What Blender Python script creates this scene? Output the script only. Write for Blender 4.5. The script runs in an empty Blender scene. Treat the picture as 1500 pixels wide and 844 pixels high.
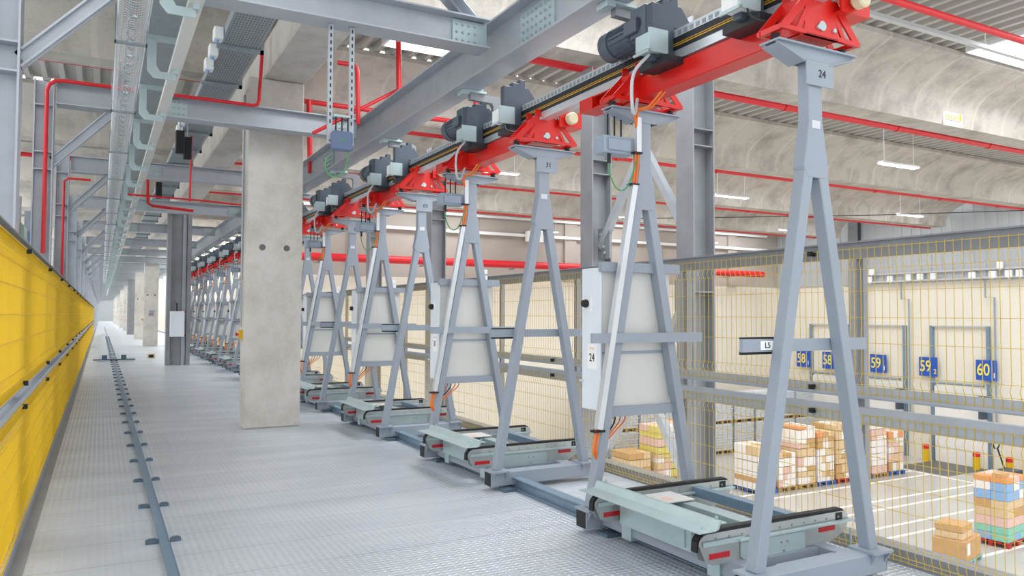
import bpy, bmesh, math, random
from mathutils import Vector, Matrix
random.seed(7)
C = bpy.context.scene.collection
PI = math.pi

# ------------------------------------------------------------------ materials
def lin(c):
    c = c.lstrip('#'); v = [int(c[i:i+2], 16)/255 for i in (0, 2, 4)]
    return [((x+0.055)/1.055)**2.4 if x > 0.04045 else x/12.92 for x in v] + [1]

def mat(name, col, rough=.5, metal=0., var=.06, nscale=6., bump=0., bscale=60., spec=.5, alpha=1.):
    m = bpy.data.materials.new(name); m.use_nodes = True
    nt = m.node_tree; b = nt.nodes['Principled BSDF']
    tc = nt.nodes.new('ShaderNodeTexCoord'); nz = nt.nodes.new('ShaderNodeTexNoise')
    nz.inputs['Scale'].default_value = nscale; nz.inputs['Detail'].default_value = 5
    nt.links.new(tc.outputs['Object'], nz.inputs['Vector'])
    mx = nt.nodes.new('ShaderNodeMix'); mx.data_type = 'RGBA'
    c = lin(col)
    mx.inputs[6].default_value = [max(0, x*(1-var*2)) for x in c[:3]] + [1]
    mx.inputs[7].default_value = [min(1, x*(1+var*2)) for x in c[:3]] + [1]
    nt.links.new(nz.outputs['Fac'], mx.inputs[0]); nt.links.new(mx.outputs[2], b.inputs['Base Color'])
    b.inputs['Roughness'].default_value = rough; b.inputs['Metallic'].default_value = metal
    b.inputs['Specular IOR Level'].default_value = spec
    b.inputs['Alpha'].default_value = alpha
    if bump:
        n2 = nt.nodes.new('ShaderNodeTexNoise'); n2.inputs['Scale'].default_value = bscale
        nt.links.new(tc.outputs['Object'], n2.inputs['Vector'])
        bp = nt.nodes.new('ShaderNodeBump'); bp.inputs['Strength'].default_value = bump; bp.inputs['Distance'].default_value = .01
        nt.links.new(n2.outputs['Fac'], bp.inputs['Height']); nt.links.new(bp.outputs['Normal'], b.inputs['Normal'])
    return m

def emis(name, col, s):
    m = bpy.data.materials.new(name); m.use_nodes = True
    b = m.node_tree.nodes['Principled BSDF']
    b.inputs['Base Color'].default_value = lin(col); b.inputs['Emission Color'].default_value = lin(col)
    b.inputs['Emission Strength'].default_value = s
    return m

def math_node(nt, op, a=None, b=None, va=None, vb=None):
    n = nt.nodes.new('ShaderNodeMath'); n.operation = op
    if a is not None: nt.links.new(a, n.inputs[0])
    elif va is not None: n.inputs[0].default_value = va
    if b is not None: nt.links.new(b, n.inputs[1])
    elif vb is not None: n.inputs[1].default_value = vb
    return n.outputs[0]

def concrete(name, col, streak_axis=None, stain='#8d8478'):
    """mottled cast concrete; optional pale formwork seams every metre along an axis"""
    m = bpy.data.materials.new(name); m.use_nodes = True
    nt = m.node_tree; b = nt.nodes['Principled BSDF']
    tc = nt.nodes.new('ShaderNodeTexCoord')
    n1 = nt.nodes.new('ShaderNodeTexNoise'); n1.inputs['Scale'].default_value = 1.6; n1.inputs['Detail'].default_value = 8; n1.inputs['Roughness'].default_value = .65
    nt.links.new(tc.outputs['Object'], n1.inputs['Vector'])
    rp = nt.nodes.new('ShaderNodeValToRGB'); cr = rp.color_ramp
    cr.elements[0].position = .28; cr.elements[0].color = lin(stain)
    cr.elements[1].position = .55; cr.elements[1].color = lin(col)
    nt.links.new(n1.outputs['Fac'], rp.inputs['Fac'])
    n2 = nt.nodes.new('ShaderNodeTexNoise'); n2.inputs['Scale'].default_value = 45; n2.inputs['Detail'].default_value = 3
    nt.links.new(tc.outputs['Object'], n2.inputs['Vector'])
    mx = nt.nodes.new('ShaderNodeMix'); mx.data_type = 'RGBA'; mx.blend_type = 'OVERLAY'; mx.inputs[0].default_value = .22
    nt.links.new(rp.outputs['Color'], mx.inputs[6]); nt.links.new(n2.outputs['Color'], mx.inputs[7])
    out = mx.outputs[2]
    if streak_axis is not None:
        sp = nt.nodes.new('ShaderNodeSeparateXYZ'); nt.links.new(tc.outputs['Object'], sp.inputs[0])
        n3 = nt.nodes.new('ShaderNodeTexNoise'); n3.inputs['Scale'].default_value = 1.1; nt.links.new(tc.outputs['Object'], n3.inputs['Vector'])
        s = math_node(nt, 'MULTIPLY', n3.outputs['Fac'], vb=.35)
        s = math_node(nt, 'ADD', sp.outputs[streak_axis], s)
        s = math_node(nt, 'FRACT', math_node(nt, 'MULTIPLY', s, vb=1.05))
        s = math_node(nt, 'ABSOLUTE', math_node(nt, 'SUBTRACT', s, vb=.5))
        s = math_node(nt, 'GREATER_THAN', s, vb=.46)
        s = math_node(nt, 'MULTIPLY', math_node(nt, 'MULTIPLY', s, n3.outputs['Fac']), vb=.45)
        m2 = nt.nodes.new('ShaderNodeMix'); m2.data_type = 'RGBA'
        nt.links.new(s, m2.inputs[0]); nt.links.new(out, m2.inputs[6]); m2.inputs[7].default_value = lin('#e2dcd2')
        out = m2.outputs[2]
    nt.links.new(out, b.inputs['Base Color'])
    b.inputs['Roughness'].default_value = .85; b.inputs['Specular IOR Level'].default_value = .25
    bp = nt.nodes.new('ShaderNodeBump'); bp.inputs['Strength'].default_value = .15; bp.inputs['Distance'].default_value = .01
    nt.links.new(n2.outputs['Fac'], bp.inputs['Height']); nt.links.new(bp.outputs['Normal'], b.inputs['Normal'])
    return m

def tread_plate(name):
    """galvanised checker plate: rows of raised lozenges and a seam every half metre"""
    m = bpy.data.materials.new(name); m.use_nodes = True
    nt = m.node_tree; b = nt.nodes['Principled BSDF']
    tc = nt.nodes.new('ShaderNodeTexCoord'); sp = nt.nodes.new('ShaderNodeSeparateXYZ')
    nt.links.new(tc.outputs['Object'], sp.inputs[0])
    x, y = sp.outputs[0], sp.outputs[1]
    sx = math_node(nt, 'SINE', math_node(nt, 'MULTIPLY', x, vb=2*PI/.09))
    sy = math_node(nt, 'SINE', math_node(nt, 'MULTIPLY', y, vb=2*PI/.08))
    dots = math_node(nt, 'MULTIPLY', sx, sy)
    dots = math_node(nt, 'MAXIMUM', math_node(nt, 'SUBTRACT', math_node(nt, 'ABSOLUTE', dots), vb=.35), vb=0.)
    fy = math_node(nt, 'FRACT', math_node(nt, 'MULTIPLY', y, vb=2.))
    seam = math_node(nt, 'LESS_THAN', math_node(nt, 'ABSOLUTE', math_node(nt, 'SUBTRACT', fy, vb=.5)), vb=.016)
    h = math_node(nt, 'SUBTRACT', dots, math_node(nt, 'MULTIPLY', seam, vb=.8))
    bp = nt.nodes.new('ShaderNodeBump'); bp.inputs['Strength'].default_value = 1.0; bp.inputs['Distance'].default_value = .009
    nt.links.new(h, bp.inputs['Height']); nt.links.new(bp.outputs['Normal'], b.inputs['Normal'])
    nz = nt.nodes.new('ShaderNodeTexNoise'); nz.inputs['Scale'].default_value = .9; nz.inputs['Detail'].default_value = 6
    mp = nt.nodes.new('ShaderNodeMapping'); mp.inputs['Scale'].default_value = (.6, 2.2, 1)
    nt.links.new(tc.outputs['Object'], mp.inputs[0]); nt.links.new(mp.outputs[0], nz.inputs['Vector'])
    rp = nt.nodes.new('ShaderNodeValToRGB'); cr = rp.color_ramp
    cr.elements[0].position = .3; cr.elements[0].color = lin('#c3cad2'); cr.elements[1].position = .7; cr.elements[1].color = lin('#dbe0e6')
    nt.links.new(nz.outputs['Fac'], rp.inputs['Fac'])
    mx = nt.nodes.new('ShaderNodeMix'); mx.data_type = 'RGBA'
    nt.links.new(math_node(nt, 'MULTIPLY', seam, vb=.3), mx.inputs[0]); nt.links.new(rp.outputs['Color'], mx.inputs[6]); mx.inputs[7].default_value = lin('#8d959d')
    nt.links.new(mx.outputs[2], b.inputs['Base Color'])
    b.inputs['Metallic'].default_value = .3; b.inputs['Roughness'].default_value = .32
    return m

M = dict(
    paint=mat('grey_blue_paint', '#97a1ad', .42, .0, .03, 4),
    beam=mat('galvanised_beam', '#b4bac1', .42, .35, .07, 5),
    column=mat('galvanised_column', '#909397', .5, .3, .1, 4),
    galv=mat('zinc_plate', '#b3c6c8', .36, .35, .06, 9),
    zincgreen=mat('pale_green_zinc', '#b7c8ca', .35, .3, .05, 7),
    tray=mat('perforated_tray_zinc', '#9aa6ab', .45, .45, .1, 25),
    alu=mat('aluminium', '#d4d8dc', .3, .5, .03, 4),
    white=mat('white_plastic', '#eef0f0', .4, 0, .02),
    red=mat('red_lacquer', '#d51d14', .33, 0, .05, 5),
    pipe=mat('red_pipe_paint', '#d6202a', .38, 0, .05, 5),
    yellow=mat('yellow_wire_coating', '#e0b400', .45, 0, .04, 3),
    olive=mat('yellow_wire', '#d8b838', .5, 0, .05, 3),
    motor=mat('slate_motor_paint', '#56636f', .4, .1, .06, 8),
    drive=mat('dark_plate_paint', '#4c5763', .42, .1, .05, 8),
    black=mat('black_rubber', '#16181b', .55, 0, .05),
    busbar=mat('black_busbar', '#23272b', .45, 0, .05),
    orange=mat('orange_cable', '#f07a28', .45, 0, .05),
    amber=mat('amber_line', '#d6a22a', .45, 0, .05),
    green=mat('green_cable', '#4f9a5c', .5, 0, .05),
    hose=mat('grey_hose', '#c8ccd0', .45, 0, .05),
    panel=mat('beige_grey_panel', '#d6d6d2', .5, 0, .03, 3),
    door=mat('pale_cabinet_door', '#e3eaf1', .4, 0, .02),
    bluebox=mat('blue_grey_box', '#5f6f90', .45, 0, .05),
    jbox=mat('grey_blue_box', '#98a6b6', .45, .1, .05),
    railblue=mat('blue_steel_rail', '#7d94a8', .38, .3, .08, 9),
    clip=mat('dark_blue_clip', '#5b6f80', .45, .3, .08),
    tracksteel=mat('track_zinc', '#b3b7b6', .34, .45, .08, 12), tiehole=mat('dark_hole', '#6f6b66', .8, 0, .1), flange=mat('bright_zinc_flange', '#e4e8ec', .16, .85, .03, 4),
    concrete=concrete('cast_concrete', '#d3cfc9', None, '#bab4ab'),
    concrete_beam=concrete('cast_concrete_beam', '#bfb9b0', 0, '#98928a'),
    floor=tread_plate('tread_plate'),
    hall=mat('polished_hall_floor', '#bdbab3', .22, 0, .06, .5),
    cream=mat('cream_wall_panel', '#e6dfd0', .6, 0, .03, .6),
    wallgrey=mat('grey_concrete_panel', '#b1a9a0', .8, 0, .08, .7),
    clad=mat('grey_cladding', '#b9bdc0', .5, .15, .03, .7),
    deck=mat('ribbed_roof_sheet', '#b5b2ab', .5, .1, .05, 2),
    line=mat('white_floor_paint', '#f4f3ee', .5, 0, .03),
    doorleaf=mat('dock_door_panel', '#f0eee8', .5, 0, .02),
    darkplate=mat('dark_dock_plate', '#6d6c69', .5, .2, .08, 3),
    signblue=mat('sign_blue', '#1f55b5', .45, 0, .03),
    signyellow=mat('sign_yellow', '#f5e04a', .5, 0, .03),
    signwhite=mat('sign_white', '#f6f6f4', .5, 0, .02),
    ink=mat('black_ink', '#1d1f24', .6, 0, .02),
    olivelogo=mat('yellow_green_print', '#b3aa1c', .5, 0, .05),
    redtape=mat('red_reflector', '#c2202c', .3, 0, .05),
    beige=mat('beige_buffer', '#e4d8b4', .6, 0, .05),
    wood=mat('pallet_wood', '#a9885c', .8, 0, .15, 12),
    woodred=mat('red_pallet_paint', '#b2322c', .7, 0, .12, 9),
    woodblue=mat('blue_pallet_paint', '#3f66a8', .7, 0, .12, 9),
    woodgreen=mat('pale_green_pallet_paint', '#9bbab0', .75, 0, .12, 9),
    carton=mat('brown_carton', '#c99f70', .75, 0, .08, 3),
    cartonpale=mat('pale_carton', '#dcc09a', .75, 0, .08, 3),
    cartonwhite=mat('white_carton', '#eee9e4', .6, 0, .04, 3),
    cartonpink=mat('pink_carton', '#e3bfb4', .65, 0, .08, 3),
    cartonyellow=mat('yellow_carton', '#ddd07a', .65, 0, .08, 3),
    cartonblue=mat('blue_carton', '#8fb4dc', .6, 0, .08, 3),
    cartonorange=mat('orange_bag', '#e79a68', .6, 0, .12, 6),
    cartongreen=mat('green_wrapped_pack', '#8ccbb4', .5, 0, .1, 8),
    crate=mat('grey_crate_plastic', '#d3d8dc', .45, .1, .1, 8),
    film=mat('wrapping_film', '#e6ecee', .15, 0, .02, 3, alpha=.16),
    lamp=emis('fluorescent_tube', '#ffffff', 4.0),
    rackblue=mat('blue_bin', '#6a9fd4', .5, 0, .05),
)

# ------------------------------------------------------------------ mesh builder
class MB:
    def __init__(s): s.v = []; s.f = []
    def add(s, vs, fs):
        o = len(s.v); s.v += [tuple(v) for v in vs]; s.f += [tuple(i+o for i in f) for f in fs]; return s
    def box(s, x0, x1, y0, y1, z0, z1):
        vs = [(x, y, z) for z in (z0, z1) for y in (y0, y1) for x in (x0, x1)]
        return s.add(vs, [(0, 2, 3, 1), (4, 5, 7, 6), (0, 1, 5, 4), (2, 6, 7, 3), (0, 4, 6, 2), (1, 3, 7, 5)])
    def bar(s, p, q, w, h, up=(0, 1, 0)):
        """rectangular bar p->q; w across (perp. to up), h along up"""
        p, q, up = Vector(p), Vector(q), Vector(up)
        d = (q-p).normalized(); a = d.cross(up)
        if a.length < 1e-4: a = d.cross(Vector((1, 0, 0)))
        a.normalize(); u = a.cross(d).normalized()
        vs = [c + a*sa*w/2 + u*su*h/2 for c in (p, q) for su in (-1, 1) for sa in (-1, 1)]
        return s.add(vs, [(0, 2, 3, 1), (4, 5, 7, 6), (0, 1, 5, 4), (2, 6, 7, 3), (0, 4, 6, 2), (1, 3, 7, 5)])
    def prism(s, poly, axis, a, b):
        """2-D polygon extruded along axis 'x' (poly y,z), 'y' (poly x,z) or 'z' (poly x,y)"""
        n = len(poly)
        def P(u, v, t): return (t, u, v) if axis == 'x' else (u, t, v) if axis == 'y' else (u, v, t)
        vs = [P(u, v, a) for u, v in poly] + [P(u, v, b) for u, v in poly]
        fs = [tuple(range(n-1, -1, -1)), tuple(range(n, 2*n))] + [(i, (i+1) % n, n+(i+1) % n, n+i) for i in range(n)]
        return s.add(vs, fs)
    def tube(s, pts, r, n=8, closed_ends=True):
        pts = [Vector(p) for p in pts]; rings = []; prev = None
        for i, p in enumerate(pts):
            d = (pts[min(i+1, len(pts)-1)]-pts[max(i-1, 0)]).normalized()
            if prev is None:
                a = d.orthogonal().normalized()
            else:
                a = (prev - d*prev.dot(d)).normalized()
            prev = a; b = d.cross(a)
            rr = r[i] if isinstance(r, (list, tuple)) else r
            rings.append([p + (a*math.cos(2*PI*k/n)+b*math.sin(2*PI*k/n))*rr for k in range(n)])
        vs = [v for rg in rings for v in rg]; fs = []
        for i in range(len(pts)-1):
            for k in range(n):
                k2 = (k+1) % n; fs.append((i*n+k, i*n+k2, (i+1)*n+k2, (i+1)*n+k))
        if closed_ends: fs += [tuple(range(n-1, -1, -1)), tuple(range((len(pts)-1)*n, len(pts)*n))]
        return s.add(vs, fs)
    def ibeam(s, axis, c, a, b, w, h, t=.014, web='z', stiff=()):
        """I-section: axis of run; c = centre (other two coords in xyz order); w flange width, h depth; web in z"""
        if axis == 'x':
            y, z = c
            s.box(a, b, y-w/2, y+w/2, z+h/2-t, z+h/2); s.box(a, b, y-w/2, y+w/2, z-h/2, z-h/2+t); s.box(a, b, y-t/2, y+t/2, z-h/2+t, z+h/2-t)
        elif axis == 'y':
            x, z = c
            s.box(x-w/2, x+w/2, a, b, z+h/2-t, z+h/2); s.box(x-w/2, x+w/2, a, b, z-h/2, z-h/2+t); s.box(x-t/2, x+t/2, a, b, z-h/2+t, z+h/2-t)
        else:
            x, y = c   # flanges perpendicular to web direction
            if web == 'x':   # web runs along x, flanges at x ends
                s.box(x-h/2, x-h/2+t, y-w/2, y+w/2, a, b); s.box(x+h/2-t, x+h/2, y-w/2, y+w/2, a, b); s.box(x-h/2+t, x+h/2-t, y-t/2, y+t/2, a, b)
                for z in stiff: s.box(x-h/2+t, x+h/2-t, y-w/2+.004, y+w/2-.004, z, z+.014)
            else:
                s.box(x-w/2, x+w/2, y-h/2, y-h/2+t, a, b); s.box(x-w/2, x+w/2, y+h/2-t, y+h/2, a, b); s.box(x-t/2, x+t/2, y-h/2+t, y+h/2-t, a, b)
                for z in stiff: s.box(x-w/2+.004, x+w/2-.004, y-h/2+t, y+h/2-t, z, z+.014)
        return s
    def bolts(s, pts, axis, r=.012, l=.012):
        d = Vector({'x': (1, 0, 0), 'y': (0, 1, 0), 'z': (0, 0, 1)}[axis])*l
        for p in pts: p = Vector(p); s.tube([p-d, p+d], r, 6)
        return s
    def build(s, name, m, parent=None, bevel=0, smooth=False):
        me = bpy.data.meshes.new(name); me.from_pydata(s.v, [], s.f); me.update()
        if bevel:
            bm = bmesh.new(); bm.from_mesh(me)
            bmesh.ops.bevel(bm, geom=[e for e in bm.edges if e.is_manifold and e.calc_face_angle(0) > .6], offset=bevel, segments=1, affect='EDGES', clamp_overlap=True)
            bm.to_mesh(me); bm.free()
        if smooth:
            me.polygons.foreach_set('use_smooth', [True]*len(me.polygons))
            try: me.set_sharp_from_angle(angle=math.radians(40))
            except Exception: pass
        me.materials.append(m)
        o = bpy.data.objects.new(name, me); C.objects.link(o)
        if parent: o.parent = parent
        return o

def tag(o, label=None, cat=None, group=None, kind=None):
    if label: o['label'] = label
    if cat: o['category'] = cat
    if group: o['group'] = group
    if kind: o['kind'] = kind
    return o
def thing(name, label, cat, loc=(0, 0, 0), group=None, rz=0):
    o = bpy.data.objects.new(name, None); C.objects.link(o); o.location = loc; o.rotation_euler.z = rz
    o.empty_display_size = .1
    return tag(o, label, cat, group)
def struct(name, mb, m, **k): return tag(mb.build(name, m, **k), kind='structure')
CH = {}
def copy_tree(o, parent=None):
    c = o.copy(); C.objects.link(c)
    if parent: c.parent = parent
    for ch in list(o.children): copy_tree(ch, c)
    return c
def text(s, size, m, loc, rot, parent, name, depth=.0015, sx=1., bold=0.):
    cu = bpy.data.curves.new(name, 'FONT'); cu.body = s; cu.size = size; cu.align_x = 'CENTER'; cu.align_y = 'CENTER'; cu.extrude = depth; cu.offset = bold
    t = bpy.data.objects.new(name, cu); C.objects.link(t)
    bpy.context.view_layer.update()
    me = bpy.data.meshes.new_from_object(t.evaluated_get(bpy.context.evaluated_depsgraph_get()))
    bpy.data.objects.remove(t)
    me.materials.clear(); me.materials.append(m)
    o = bpy.data.objects.new(name, me); C.objects.link(o); o.location = loc; o.rotation_euler = rot; o.scale = (sx, 1, 1)
    if parent: o.parent = parent
    return o
def arc(c, r, a0, a1, n, plane='xz', off=0):
    out = []
    for i in range(n+1):
        a = a0+(a1-a0)*i/n; u, v = c[0]+r*math.cos(a), c[1]+r*math.sin(a)
        out.append((u, off, v) if plane == 'xz' else (off, u, v) if plane == 'yz' else (u, v, off))
    return out
def spline(pts, n=10):
    P = [Vector(p) for p in pts]; P = [P[0]*2-P[1]] + P + [P[-1]*2-P[-2]]; out = []
    for i in range(1, len(P)-2):
        for k in range(n):
            t = k/n; a, b, c, d = P[i-1:i+3]
            out.append(.5*((2*b)+(c-a)*t+(2*a-5*b+4*c-d)*t*t+(3*b-a-3*c+d)*t**3))
    out.append(P[-2]); return out
ORD = ['nearest', 'second', 'third', 'fourth', 'fifth', 'sixth', 'seventh', 'eighth', 'ninth', 'tenth', 'eleventh', 'twelfth', 'thirteenth', 'fourteenth', 'fifteenth', 'sixteenth', 'seventeenth', 'eighteenth', 'nineteenth', 'twentieth', 'twenty-first', 'twenty-second', 'twenty-third', 'twenty-fourth', 'twenty-fifth']
def nth(k): return 'nearest' if k == 0 else ORD[k] if k < len(ORD) else 'far number %d' % (k+1)

ZH = -4.5      # hall floor
# ------------------------------------------------------------------ camera
cam = bpy.data.cameras.new('camera'); co = bpy.data.objects.new('camera', cam); C.objects.link(co)
F = 1113.594
cam.sensor_fit = 'HORIZONTAL'; cam.sensor_width = 36; cam.lens = F/1500*36; cam.clip_end = 400; cam.clip_start = .05
yaw, pit, rol = .495431459, .0359604725, .00390128258
fw = Vector((math.sin(yaw)*math.cos(pit), math.cos(yaw)*math.cos(pit), math.sin(pit)))
r0 = Vector((math.cos(yaw), -math.sin(yaw), 0)); u0 = r0.cross(fw)
r1 = r0*math.cos(rol)+u0*math.sin(rol); u1 = u0*math.cos(rol)-r0*math.sin(rol)
co.matrix_world = Matrix(((r1.x, u1.x, -fw.x, 0), (r1.y, u1.y, -fw.y, 0), (r1.z, u1.z, -fw.z, 1.52), (0, 0, 0, 1)))
bpy.context.scene.camera = co

# ------------------------------------------------------------------ room shell
struct('floor', MB().box(-7, 4.42, -2, 180, -.22, 0), M['floor'])
struct('floor_lower', MB().box(4.5, 31, -6, 28.2, ZH-.2, ZH), M['hall'])
struct('trim_1', MB().box(4.36, 4.42, -2, 180, 0, .09).box(4.42, 4.5, -2, 180, -.3, .09), M['column'])
struct('trim_2', MB().box(-.45, -.37, -2, 180, 0, .012).box(-.45, -.44, -2, 180, 0, .08), M['column'])
# hall walls: cream dock panels below, ribbed grey cladding above
w = MB()
doors = [(12.1, 14.6), (15.1, 17.55), (18.2+1.6-.05, 22.0-.85)]
DY = [(11.2, 13.7), (15.25, 17.6), (19.75-2.2, 19.75-.1)]
struct('wall_right', MB().box(31, 31.3, 5, 28.5, ZH, 3.0), M['cream'])
cl = MB()
poly = []
y = 5.0
while y < 28.2:
    poly += [(30.9, y), (30.9, y+.2), (30.95, y+.23), (30.95, y+.42)]; y += .45
cl.prism(poly+[(31.3, y), (31.3, 5.0)], 'z', 3.0, 6.3)
struct('wall_right_upper', cl, M['clad'])
struct('wall_back', MB().box(4.8, 31.3, 28.2, 28.5, ZH, 3.0), M['cream'])
wb = MB().box(4.8, 31.3, 28.2, 28.5, 3.0, 6.3)
for x in (8.5, 13.3, 18.1, 22.9, 27.7): wb.box(x-.3, x+.3, 28.08, 28.2, 3.0, 6.3)
for z in (4.75,): wb.box(4.8, 31, 28.16, 28.2, z, 6.3)
struct('wall_back_upper', wb, M['wallgrey'])
struct('wall_side', MB().box(5.6, 5.8, 28.5, 180, ZH, 6.3), M['cream'])
struct('wall_end', MB().box(-7, 5.6, 180, 180.2, -1, 6.3), M['clad'])

# ------------------------------------------------------------------ roof: gull-wing concrete beams with ribbed decks between
def wing_poly(yc):
    right = [(.24, 5.2), (.27, 5.45)]
    for i in range(1, 9):
        t = i/8; right.append((.27+.93*t**1.35, 5.45+.62*(t**.62)))
    right += [(1.2, 6.15)]
    left = [(-a, b) for a, b in right]
    return [(yc+a, b) for a, b in reversed(right)][::-1] + [(yc+a, b) for a, b in reversed(left)]
NB = 4
def wing(yc, x0, x1, label, group):
    o = MB().prism(wing_poly(yc), 'x', x0, x1).build('roof_beam', M['concrete_beam'], smooth=True)
    return tag(o, label, 'roof beam', group)
for k in range(NB):
    wing(9+5*k, 2.06, 30.2, 'concrete gull-wing roof beam spanning the hall, %s from the camera' % nth(k), 'hall roof beams')
LP = [6.4+6.2*k for k in range(28)]
for k, yc in enumerate(LP):
    wing(yc, -12, 2.04, 'concrete gull-wing roof beam over the left of the aisle, %s from the camera' % (nth(k) if k < 25 else 'one of the farthest'), 'left bay roof beams')
for k in range(21):
    wing(31.6+6.2*k, 2.06, 5.6, 'concrete gull-wing roof beam over the far right of the aisle, %s beyond the hall' % nth(k), 'far right roof beams')
sky = []
def deck(name, x0, x1, y0, y1):
    p = []; x = x0
    while x < x1-.01:
        xe = min(x+.3, x1); d = (xe-x)
        p += [(x, 6.16), (x+d*.3, 6.16), (x+d*.42, 6.28), (x+d*.88, 6.28)]; x = xe
    p += [(x1, 6.16)]
    me = MB(); n = len(p)
    me.add([(a, y0, b) for a, b in p]+[(a, y1, b) for a, b in p]+[(a, y0, b+.02) for a, b in p]+[(a, y1, b+.02) for a, b in p],
           [(i, i+1, n+i+1, n+i) for i in range(n-1)]+[(2*n+i+1, 2*n+i, 3*n+i, 3*n+i+1) for i in range(n-1)])
    return struct(name, me, M['deck'])
nw = 0
def roof_gap(xa, xe, y0, y1, holes):
    global nw
    xs = xa
    for a, b, c, d in holes + [(xe, None, 0, 0)]:
        deck('ceiling', xs, a, y0, y1)
        if b is None: break
        xs = b
        if c > y0+.05: deck('ceiling', a, b, y0, c)
        if d < y1-.05: deck('ceiling', a, b, d, y1)
        fr = MB().box(a-.05, a, c, d, 6.1, 6.4).box(b, b+.05, c, d, 6.1, 6.4).box(a, b, c-.03, c, 6.1, 6.4).box(a, b, d, d+.03, 6.1, 6.4)
        nw += 1
        struct('window_%d' % nw, fr, M['white'])  # frame round every opening, the added ones included
        sky.append(((a+b)/2, (c+d)/2, b-a, d-c, a))
for k in range(-1, NB):
    y0, y1 = 9+5*k+.95, 9+5*k+4.05
    if k == 3: y1 = 28.3
    hs = [(4.15, 6.6, y0+.1, y0+2.35)] if k >= 0 else [(3.4, 6.6, y0+.1, y1-.1)]
    hs += [(13.1, 16.6, y0+.1, 7.7), (18, 22, y0+.1, y1-.1), (25, 29, y0+.1, y1-.1)] if k == -1 else [(9.5, 13.5, y0+.1, y0+1.5 if k == 0 else y0+2.1), (17.5, 21.5, y0+.1, y0+1.5 if k == 0 else y0+2.1), (25, 29, y0+.1, y0+2.1)]  # first of the nearest gap is real; rest added unseen to brighten hall
    roof_gap(2.06, 31, y0, y1, hs)
for k, yc in enumerate(LP[:-1]):
    y0, y1 = yc+.95, yc+5.25
    roof_gap(-12, 2.04, y0, y1, [(-6.5, -2.6, y0+.1, y1-.1)] if k < 5 else [(-4, -1.2, y0+.5, y1-.5)])  # unseen openings added over the left bay to light the aisle
    if yc > 31: roof_gap(2.06, 5.6, y0, y1, [(2.6, 5.0, y0+.3, y1-.3)])  # opening added for light in the far aisle
deck('ceiling', 2.06, 5.6, 28.3, 31.0)

# lamps standing for daylight; most openings added unseen to brighten hall and aisle
for i, (x, y, w_, d_, x0) in enumerate(sky):
    L = bpy.data.lights.new('skylight_fill', 'AREA'); L.shape = 'RECTANGLE'; L.size = w_-.02; L.size_y = d_-.02
    L.energy = w_*d_*(20 if x < 2 else 31 if x < 8 else 23); L.color = (.93, .965, 1.0)
    o = bpy.data.objects.new('skylight_fill', L); C.objects.link(o); o.location = (x, y, 6.34)

# concrete aisle girder and columns
o = MB().box(1.87, 2.44, 1, 170, 4.72, 5.195).build('concrete_girder', M['concrete'], bevel=.015)
tag(o, 'long pale concrete girder lying on the aisle columns under the roof beams', 'girder')
for k, (y, ww) in enumerate(((10.55, .74), (40, .62), (51, .62), (76, .62), (92, .62), (108, .62), (124, .62), (140, .62))):
    t = thing('concrete_column', '%s concrete column in the aisle, carrying the long concrete girder' % ('thick nearest' if k == 0 else nth(k)+' square'), 'column', (2.05 if k == 0 else 2.1, y, 0), 'concrete columns')
    o = MB().box(-ww/2, ww/2, 0, .36 if k == 0 else .6, 0, 4.715).build('shaft', M['concrete'], t, bevel=.018)
    hb = MB()
    for sx in (-.16, .16):
        hb.tube([(sx, -.004, 2.42), (sx, .004, 2.42)], .042, 16)
    o = hb.build('form_tie_hole', M['tiehole'], t)
    if k == 0:
        MB().tube([(-.39, .2, .0+2.0), (-.39, .2, 4.5)], .014, 8).tube([(-.39, .2, 1.35), (-.39, .2, 2.0)], .01, 8).build('conduit', M['beam'], t)
    e = MB().box(-ww/2-.05, -ww/2, .14, .22, 1.19, 1.31).build('emergency_stop_box', M['yellow'], t)
    MB().tube([(-ww/2-.05, .18, 1.25), (-ww/2-.07, .18, 1.25)], [.014, .014], 10).tube([(-ww/2-.07, .18, 1.25), (-ww/2-.09, .18, 1.25)], .026, 12).build('push_button', M['pipe'], e)
    if k == 1:
        b = MB().box(-.08, .1, -.1, 0, 1.45, 1.7).build('switch_box', M['jbox'], t)
        MB().bolts([(-.03, -.1, 1.5), (.05, -.1, 1.5)], 'y', .03, .02).build('red_button', M['pipe'], b)
for k, y in enumerate((24.6, 62.5)):
    t = thing('steel_column', ('nearest' if k == 0 else 'far') + ' grey twin-flange steel column in the aisle with a recessed front', 'column', (2.03, y, 0), 'aisle steel columns')
    MB().ibeam('z', (0, .2), 0, 4.715, .4, .66, .11, web='x').build('shaft', M['column'], t)
    if k == 0:
        MB().box(.1, .2, .1, .16, 0, 4.5).build('cable_duct', M['beam'], t)
c = thing('electrical_cabinet', 'pale wall cabinet hung on the grey steel column in the aisle', 'cabinet', (1.97, 24.52, .85))
MB().box(-.18, .2, -.2, 0, 0, .75).build('body', M['door'], c, bevel=.01)
[MB().box(.2, .23, -.15, -.1, z, z+.05).build('red_hinge', M['pipe'], c) for z in (.02, .7)]
MB().tube([(0, -.1, .75), (0, -.1, 1.0)], .02).build('cable', M['black'], c)

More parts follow.
